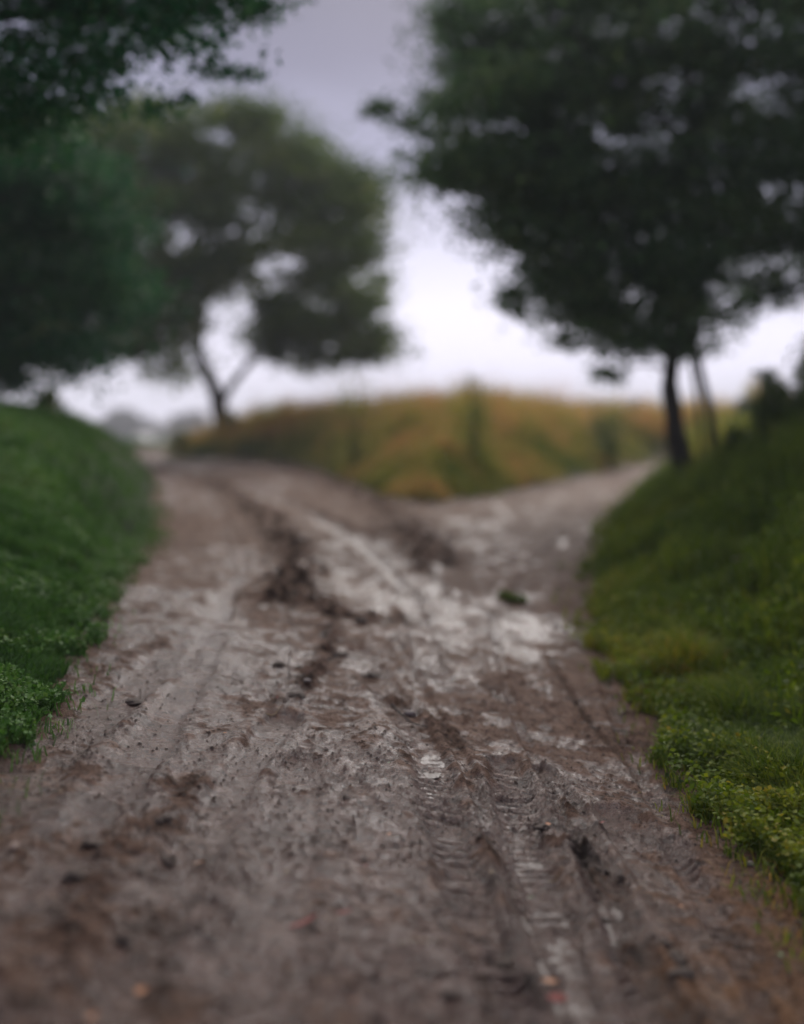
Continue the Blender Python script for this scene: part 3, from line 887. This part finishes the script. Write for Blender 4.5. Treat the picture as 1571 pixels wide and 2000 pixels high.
me.materials.append(M_roof); link(bpy.data.objects.new('annex_roof', me), house)

# ------------------------------------------------------------------ bushes and single plants
M_stem = simple_material('green_stem', (.10, .12, .035), (.17, .18, .05), 20, .7, 0)
def bush(name, label, cat, px, py_base, depth, wpx, hpx, n, ls, mat, tint=.4, conic=.3, seed=1):
    rs = random.Random(seed)
    if depth is None: depth = at(px, py_base)[1]
    x0 = (px - CX) / F * depth
    z0 = float(ground_z(x0, depth)[0]) if depth < 50 else 0
    ztop = EYE - (py_base - hpx - HY) / F * depth
    Hh = ztop - z0; Wd = wpx / F * depth / 2
    root = empty(name, (x0, depth, z0)); tag(root, label, cat)
    paths = []; cs = []; tn = []
    for j in range(9):
        a = rs.uniform(0, 6.28); r = Wd * rs.uniform(.1, .8); t = rs.uniform(.55, 1.0)
        tip = Vector((math.cos(a) * r * (1 - conic * t), math.sin(a) * r * .8, Hh * t))
        pts, rr = limb(Vector((rs.uniform(-.04, .04), rs.uniform(-.04, .04), -.03)), tip, .010 + .006 * Hh, .003, 6, .1)
        paths.append((pts, rr))
    m = n // 9
    for pts, rr in paths:
        for _ in range(m):
            k = rs.uniform(.8, 6); i = int(min(k, 5)); p = pts[i].lerp(pts[i + 1], k - i)
            cs.append(np.array(p) + rng.normal(0, Wd * .24 * (1.15 - k / 8), 3)); tn.append(tint + rs.gauss(0, .18))
    V, Fq = tube_arrays(paths, 6); mesh_np('stem', V, Fq, 4, M_stem, root, smooth=True)
    cs = np.array(cs); cs[:, 2] = np.maximum(cs[:, 2], .02)
    V, Fa, T = join([leaf_quads(cs, rng.uniform(ls * .6, ls * 1.3, len(cs)), np.array(tn), .1, .5)])
    mesh_np('foliage', V, Fa, 3, mat, root, attr={'tint': T})

bush('shrub', 'tall dark green shrub at the right edge behind the verge', 'shrub', 1585, 960, 13, 280, 300, 8500, .075, M_shrub, .5, .6, 21)
bush('shrub', 'slim green shrub just left of the tall one at the right edge', 'shrub', 1505, 960, 13.6, 170, 250, 4500, .07, M_shrub, .45, .5, 22)
bush('shrub', 'lowest green shrub right of the two tree stems', 'shrub', 1440, 960, 14.5, 170, 130, 1800, .07, M_shrub, .4, .3, 31)
bush('sapling', 'small dark sapling under the hanging bough right of centre on the mound', 'sapling', 1195, 900, 27.5, 170, 125, 1500, .08, M_shrub, .5, .2, 23)
bush('bush', 'small bush on the skyline of the left grass bank', 'bush', 92, 840, 21, 80, 75, 1500, .08, M_leaf_l, .7, .4, 24)
bush('bush', 'round dark green bush at the foot of the forked tree', 'bush', 455, 880, 36, 70, 78, 1500, .08, M_leaf_l, .8, .5, 25)
bush('tall_weed', 'pointed green weed rising highest above the mound near the centre', 'weed', 922, 870, 21, 220, 140, 500, .09, M_weeds, .1, .7, 26)
bush('tall_weed', 'leafy weed rising above the left part of the mound below the tree crown', 'weed', 690, 870, 24, 240, 140, 700, .09, M_weeds, .35, .5, 27)
bush('bush', 'low dark green bush at the left tip of the mound beside the path', 'bush', 352, 892, 36, 90, 45, 900, .10, M_leaf_l, .7, .5, 28)
wx_, wy_ = at(1000, 1172)
a = rng.uniform(0, 6.28, 150); r = .09 * np.sqrt(rng.random(150)); x = wx_ + np.cos(a) * r * 1.3; y = wy_ + np.sin(a) * r
tag(emit('weed', [blades(x, y, ground_z(x, y), rng.uniform(.03, .09, 150), .012 * np.ones(150), rng.uniform(.4, 1.2, 150), rng.uniform(.15, .5, 150)),
    leaf_quads(np.stack([x, y, ground_z(x, y) + rng.uniform(.01, .06, 150)], -1), .035, rng.uniform(.15, .5, 150), .4, .6)], M_grass_r, loc=(wx_, wy_, float(ground_z(wx_, wy_)[0]))),
    'small green weed growing alone in the mud of the right path', 'weed')

M_petal = simple_material('cream_petals', (.45, .38, .27), (.60, .52, .40), 20, .7, 0)
def umbel(px, py, depth, lab, s_=1.0):
    c = px3(px, py, depth)
    gz = float(ground_z(c.x, depth)[0])
    root = empty('wild_flower', (c.x, depth, gz)); tag(root, lab, 'flower', 'cream flower heads in the right verge')
    hgt = max(.15, c.z - gz)
    V, Fq = tube_arrays([limb((0, 0, -.02), (0, 0, hgt), .006, .004, 6, .03)] + [limb((0, 0, hgt * .9), (math.cos(a) * .035 * s_, math.sin(a) * .035 * s_, hgt), .002, .002, 3, .02) for a in np.arange(0, 6.2, .9)], 5)
    mesh_np('stem', V, Fq, 4, M_stem, root, smooth=True)
    a = rng.uniform(0, 6.28, 160); r = .05 * s_ * np.sqrt(rng.random(160))
    cs = np.stack([np.cos(a) * r, np.sin(a) * r, hgt + .012 * np.cos(r * 20) + rng.normal(0, .003, 160)], -1)
    V, Fa, T = join([leaf_quads(cs, .016, np.full(160, .5), .7, .9)])
    mesh_np('flower_head', V, Fa, 3, M_petal, root, attr={'tint': T})
umbel(1338, 1045, at(1338, 1110)[1], 'brownish cream flower head higher up the right verge', 1.2)
umbel(1442, 1143, at(1442, 1215)[1], 'cream flower head in the middle of the right verge', .9)

# ------------------------------------------------------------------ loose things on the mud
M_clod = simple_material('dark_clod', (.042, .030, .022), (.10, .072, .054), 60, .75, .6, .006, spec=.3)
M_pebble = simple_material('pale_pebble', (.30, .22, .17), (.45, .34, .27), 60, .5, .2, .002)
M_twig = simple_material('twig_bark', (.022, .016, .012), (.05, .038, .028), 60, .7, .4, .002)
M_straw = simple_material('straw', (.25, .18, .09), (.36, .27, .14), 60, .6, 0)
M_red = simple_material('red_leaf', (.16, .012, .008), (.24, .025, .012), 60, .6, .2, .001)
M_orange = simple_material('orange_leaf', (.40, .15, .05), (.52, .22, .08), 60, .45, .2, .001)
M_green = simple_material('green_leaf', (.05, .12, .03), (.09, .18, .05), 60, .4, .2, .001)

def ico():
    t = (1 + 5 ** .5) / 2
    V = np.array([(-1, t, 0), (1, t, 0), (-1, -t, 0), (1, -t, 0), (0, -1, t), (0, 1, t), (0, -1, -t), (0, 1, -t), (t, 0, -1), (t, 0, 1), (-t, 0, -1), (-t, 0, 1)], float)
    Fc = [(0, 11, 5), (0, 5, 1), (0, 1, 7), (0, 7, 10), (0, 10, 11), (1, 5, 9), (5, 11, 4), (11, 10, 2), (10, 7, 6), (7, 1, 8), (3, 9, 4), (3, 4, 2), (3, 2, 6), (3, 6, 8), (3, 8, 9), (4, 9, 5), (2, 4, 11), (6, 2, 10), (8, 6, 7), (9, 8, 1)]
    V /= np.linalg.norm(V[0])
    for _ in range(2):
        V = list(map(tuple, V)); c = {}; G = []
        def mid(a, b):
            k = (min(a, b), max(a, b))
            if k not in c:
                m = np.array(V[a]) + np.array(V[b]); m /= np.linalg.norm(m); V.append(tuple(m)); c[k] = len(V) - 1
            return c[k]
        for a, b, d_ in Fc:
            x_, y_, z_ = mid(a, b), mid(b, d_), mid(d_, a)
            G += [(a, x_, z_), (b, y_, x_), (d_, z_, y_), (x_, y_, z_)]
        Fc = G; V = np.array(V)
    return V, np.array(Fc)
IV, IF = ico()

def lump(name, label, cat, group, px, py, sx, sy, sz, mat, seed, rough=.25):
    p = P3(px, py, sz * .25)
    V = IV.copy()
    r = 1 + rough * fbm(V[:, 0] * 1.6 + seed * 3.1, V[:, 1] * 1.6 + V[:, 2] * 2.3, 3, seed) * 2
    V = V * r[:, None] * np.array([sx, sy, sz]) * .5
    o = mesh_np(name, V, IF.reshape(-1), 3, mat, smooth=True)
    o.location = p; o.rotation_euler = (0, 0, seed * 1.3)
    tag(o, label, cat, group)

G_C = 'dark clods lying on the mud'
for k, (px, py, w_, h_, lab) in enumerate([
    (545, 1300, .065, .030, 'dark rounded clod in the left of the track beside the thin upright twig'),
    (578, 1360, .105, .035, 'long dark clod left of the smooth pale hump'),
    (722, 1312, .090, .035, 'dark clod at the head of the smooth pale hump'),
    (705, 1222, .090, .035, 'dark clod on the debris band across the middle of the track'),
    (665, 1282, .075, .025, 'flat dark clod just below the debris band'),
    (265, 1368, .085, .022, 'flat dark clod near the grass bank at mid-left'),
    (185, 1652, .060, .030, 'dark clod beside the tracks at lower left'),
    (320, 1615, .045, .025, 'small dark clod above the blurred left tracks'),
    (328, 1675, .050, .030, 'dark clod at the end of the orange leaf'),
    (150, 1715, .085, .035, 'wide blurred dark clod at lower left'),
    (235, 1835, .060, .030, 'dark clod nearest the bottom left corner'),
    (900, 1655, .045, .022, 'small dark clod right of the left tread mark'),
    (990, 1870, .060, .024, 'dark mossy clod between the two wheel ruts near the bottom'),
    (1180, 1700, .055, .028, 'dark clod between the small pools of the narrow rut'),
    (1215, 1720, .045, .022, 'small clod right of the narrow rut'),
    (1320, 1885, .070, .034, 'clod on the crumbly ridge near the bottom right'),
    (1325, 1920, .060, .030, 'lower clod on the crumbly ridge near the bottom right'),
    (1300, 1860, .045, .024, 'uppermost clod on the crumbly ridge near the bottom right'),
    (880, 1950, .045, .026, 'dark clod at the bottom edge near the centre'),
    (1060, 1625, .055, .026, 'dark clod at the head of the wet rut')]):
    lump('mud_clod', lab, 'clod', G_C, px, py, w_, w_ * .8, h_ * .75, M_clod, k + 1, .6)
G_S = 'stones lying on the mud'
for k, (px, py, w_, h_, mt, lab) in enumerate([
    (28, 1668, .035, .018, M_pebble, 'pale orange stone at the left edge of the frame'),
    (802, 1392, .060, .035, M_stone, 'pinkish stone just right of the smooth pale hump'),
    (1232, 1830, .014, .009, M_pebble, 'tiny pale stone right of the wet rut'),
    (1392, 1610, .022, .014, M_stone, 'small dark stone below the right verge'),
    (1466, 1690, .030, .018, M_stone, 'brown stone close to the right verge near the bottom'),
    (160, 1331, .035, .010, M_pebble, 'flat pinkish stone beside the grass bank'),
    (600, 1340, .040, .02, M_stone, 'grey stone behind the long dark clod')]):
    lump('stone', lab, 'stone', G_S, px, py, w_, w_ * .75, h_, mt, k + 40, .18)

def smooth_hump():
    pass

def leaf_obj(label, px, py, L, W, rz, mat, curl=.25, group='fallen leaves on the mud'):
    nx, ny = 9, 5; V = []; Fq = []
    for i in range(nx):
        t = i / (nx - 1); wd = W * math.sin(math.pi * min(1, max(.02, t * .96 + .02))) ** .8 * (1 + .25 * math.sin(t * 22)) * .5
        for j in range(ny):
            v = (j / (ny - 1) - .5) * 2
            V.append(((t - .5) * L, v * wd, .004 + curl * L * (t - .5) ** 2 + .15 * abs(v) * wd + .05 * L * math.sin(5 * t + 3 * v) * .3))
    for i in range(nx - 1):
        for j in range(ny - 1):
            a = i * ny + j; Fq += [a, a + ny, a + ny + 1, a + 1]
    o = mesh_np('fallen_leaf', np.array(V), Fq, 4, mat, smooth=True)
    V2, F2 = tube_arrays([([(-L * .5, 0, .006), (-L * .62, .002, .006), (-L * .8, .004, .01)], [.0011, .0009, .0008])], 5)
    mesh_np('leaf_stalk', V2, F2, 4, M_twig, o, smooth=True)
    o.location = P3(px, py, .004); o.rotation_euler = (random.uniform(-.2, .2), random.uniform(-.1, .1), rz)
    tag(o, label, 'leaf', group)
leaf_obj('long dark red leaf lying on the smooth mud low in the centre', 592, 1800, .11, .02, .8, M_red)
leaf_obj('small dark red leaf right of the long red one', 672, 1785, .05, .016, .3, M_red)
leaf_obj('bright orange-red leaf in the wet rut at the bottom', 1088, 1925, .06, .035, .3, M_red)
leaf_obj('smaller orange-red leaf just above the one in the wet rut', 1075, 1898, .045, .02, -.3, M_orange)
leaf_obj('small red upright leaf beside the long dark clod', 541, 1368, .035, .012, 1.4, M_red, .8)
leaf_obj('tiny red leaf at the edge of the grass bank', 132, 1341, .025, .016, .2, M_red)
leaf_obj('thin orange leaf in the blurred mud at lower left', 388, 1680, .040, .009, .6, M_orange)
leaf_obj('rust coloured leaf at the bottom left', 275, 1936, .030, .028, .2, M_orange)
leaf_obj('rust leaf nearest the bottom edge at left', 180, 1980, .030, .016, .9, M_orange)
leaf_obj('red-brown leaf on the crumbly ridge above the pools', 1176, 1622, .025, .020, .5, M_red)
leaf_obj('reddish leaf at the head of the wet rut', 1070, 1622, .024, .018, .1, M_orange)
leaf_obj('small orange leaf near the right verge', 1298, 1529, .022, .012, .1, M_orange)
leaf_obj('small fresh green leaf at the lower right', 1524, 1870, .022, .016, .5, M_green, .4)
leaf_obj('pale green leaf in the wet rut between the pools', 1038, 1744, .020, .010, .1, M_green)
leaf_obj('tiny green leaf above the left tread mark', 760, 1508, .014, .008, .2, M_green)
leaf_obj('orange leaf on the debris right of the pinkish stone', 832, 1410, .030, .012, -.5, M_orange)
leaf_obj('small rust leaf in the crumbs left of the left tread mark', 715, 1695, .020, .014, .5, M_red)

M_brownleaf = simple_material('brown_leaf', (.09, .045, .02), (.17, .085, .035), 60, .5, .2, .001)
FRAG = [(350, 1300, 0, 'brown leaf fragment on the pale mud between the grass bank and the upright twig'),
    (440, 1440, 1, 'orange leaf fragment left of the rut in the middle of the track'),
    (250, 1480, 0, 'brown leaf fragment below the flat dark clod near the grass bank'),
    (120, 1560, 2, 'straw coloured leaf scrap at the left side low in the track'),
    (505, 1560, 0, 'brown leaf fragment in the centre-left wheel marks'),
    (560, 1700, 2, 'straw coloured leaf scrap above the long dark red leaf'),
    (430, 1860, 0, 'blurred brown leaf fragment low in the left half of the track'),
    (760, 1640, 1, 'orange leaf fragment just left of the left tread mark'),
    (905, 1590, 0, 'brown leaf fragment on the right rim of the left tread mark'),
    (960, 1720, 2, 'straw coloured leaf scrap between the left tread mark and the wet rut'),
    (960, 1480, 1, 'orange leaf fragment above the head of the wet rut'),
    (1110, 1735, 0, 'brown leaf fragment between the wet rut and the narrow rut'),
    (1260, 1650, 0, 'brown leaf fragment right of the narrow rut on the smooth mud'),
    (1330, 1760, 1, 'orange leaf fragment on the clay coloured mud at lower right'),
    (1240, 1400, 0, 'brown leaf fragment beside the cut mark near the right verge'),
    (1400, 1930, 2, 'straw coloured leaf scrap near the bottom right corner'),
    (820, 1780, 0, 'brown leaf fragment between the wheel marks near the bottom'),
    (690, 1960, 1, 'orange leaf fragment at the bottom edge left of centre')]
for k, (px, py, c_, lab) in enumerate(FRAG):
    leaf_obj(lab, px, py, random.uniform(.014, .024), random.uniform(.007, .012), random.uniform(0, 3), (M_brownleaf, M_orange, M_straw)[c_], .3, 'small leaf fragments on the mud')
def twig(label, pts, r, mat=None, name='twig', group='twigs lying on the mud', up=.006):
    c = P3(*pts[0][:2])
    W = []
    for p in pts:
        q_ = P3(p[0], p[1], up + (p[2] if len(p) > 2 else 0)); W.append(q_ - c)
    C = curve_pts(W, 2); n = len(C)
    V, Fq = tube_arrays([(C, [r * (1 - .6 * i / n) * (1 + .15 * math.sin(i * 2.1)) for i in range(n)])], 6)
    o = mesh_np(name, V, Fq, 4, mat or M_twig, smooth=True); o.location = c
    tag(o, label, 'straw' if mat else 'twig', group)
twig('thin curved dark twig on the mud at the lower right', [(1442, 1831), (1465, 1838), (1482, 1845), (1496, 1856)], .0022)
twig('straight dark twig at the bottom right', [(1398, 1966), (1420, 1970), (1440, 1975)], .0022)
twig('dark stick lying in the upper part of the track left of centre', [(562, 1156), (585, 1166), (605, 1180)], .010)
twig('thin dark twig standing up from the mud beside the rounded clod', [(566, 1330), (564, 1322, .05), (567, 1325, .12), (564, 1325, .17)], .004)
twig('dark stick in the wheel marks at the bottom centre', [(808, 1896), (850, 1901), (900, 1903)], .0045)
twig('short forked stick in the blurred mud near the debris band', [(640, 1290), (670, 1280), (705, 1284)], .006)
twig('brown twig beside the pinkish stone', [(765, 1372), (790, 1395), (812, 1412), (836, 1420)], .005)
twig('thin twig across the mud right of the narrow rut', [(1440, 1885), (1462, 1870), (1478, 1850)], .0018)
twig('twig crossing the mud below the right verge', [(1155, 1420), (1200, 1428), (1262, 1432)], .004)
twig('yellow straw left of the smooth pale hump', [(520, 1397), (536, 1393), (548, 1386)], .003, M_straw, 'straw', 'straws on the mud')
twig('yellow straw between the wheel ruts', [(1068, 1715), (1085, 1712), (1100, 1706)], .0018, M_straw, 'straw', 'straws on the mud')
twig('brown straw near the bottom left of the centre', [(780, 1842), (820, 1841), (862, 1840)], .002, M_straw, 'straw', 'straws on the mud')

# crumbs of earth: nobody could count them
n = 150000
x, y = frame_sample(n, r0=960, r1=2400)
zt_, ct_, dd_ = look(Z, x, y), np.stack([look(COL[..., 1], x, y)] * 2, -1), reg(x, y)
out_ = np.maximum(np.maximum(dd_[0], dd_[1]), dd_[2])
pr = ct_[:, 1] * 1.2 + .09
m = (out_ < -.02) & (rng.random(n) < pr)
x, y, z = x[m], y[m], zt_[m]
tet = np.array([(1, 0, -.5), (-.5, .87, -.5), (-.5, -.87, -.5), (0, 0, .8), (.2, .5, .5)])
tf = np.array([0, 1, 4, 1, 3, 4, 3, 0, 4, 1, 2, 3, 2, 0, 3])
sz = (.0016 + .0065 * rng.random(len(x)) ** 2.6) * (1 + .06 * y)
big = (rng.random(len(x)) < .035) & (fbm(x * 2.5, y * 2.5, 3, 101) > -.05); sz[big] = .006 + .012 * rng.random(big.sum()) ** 2
V = np.repeat(tet[None] * np.array([1, 1, .6]), len(x), 0) * sz[:, None, None] * rng.uniform(.6, 1.4, (len(x), 5, 3))
a = rng.uniform(0, 6.28, len(x)); ca, sa = np.cos(a)[:, None], np.sin(a)[:, None]
V = np.stack([V[..., 0] * ca - V[..., 1] * sa, V[..., 0] * sa + V[..., 1] * ca, V[..., 2]], -1) + np.stack([x, y, z + sz * .18], -1)[:, None]
Fc = (np.arange(len(x))[:, None] * 5 + tf).reshape(-1)
tag(mesh_np('mud_crumbs', V.reshape(-1, 3), Fc, 3, M_clod), 'crumbs of dark earth scattered over the track', kind='stuff')

# ------------------------------------------------------------------ haze
V, Fq = box_np(-760, 760, -760, 760, -9, 16)
kh = NT('haze'); kh.n.remove(kh.b)
vol = kh.new('ShaderNodeVolumePrincipled')
vol.inputs['Color'].default_value = (.90, .94, 1.0, 1)
vol.inputs['Density'].default_value = .0015
vol.inputs['Anisotropy'].default_value = .0
kh.link(vol.outputs[0], kh.n['Material Output'].inputs['Volume'])
tag(mesh_np('haze', V, Fq, 4, kh.m), 'thin rainy mist filling the air', kind='stuff')
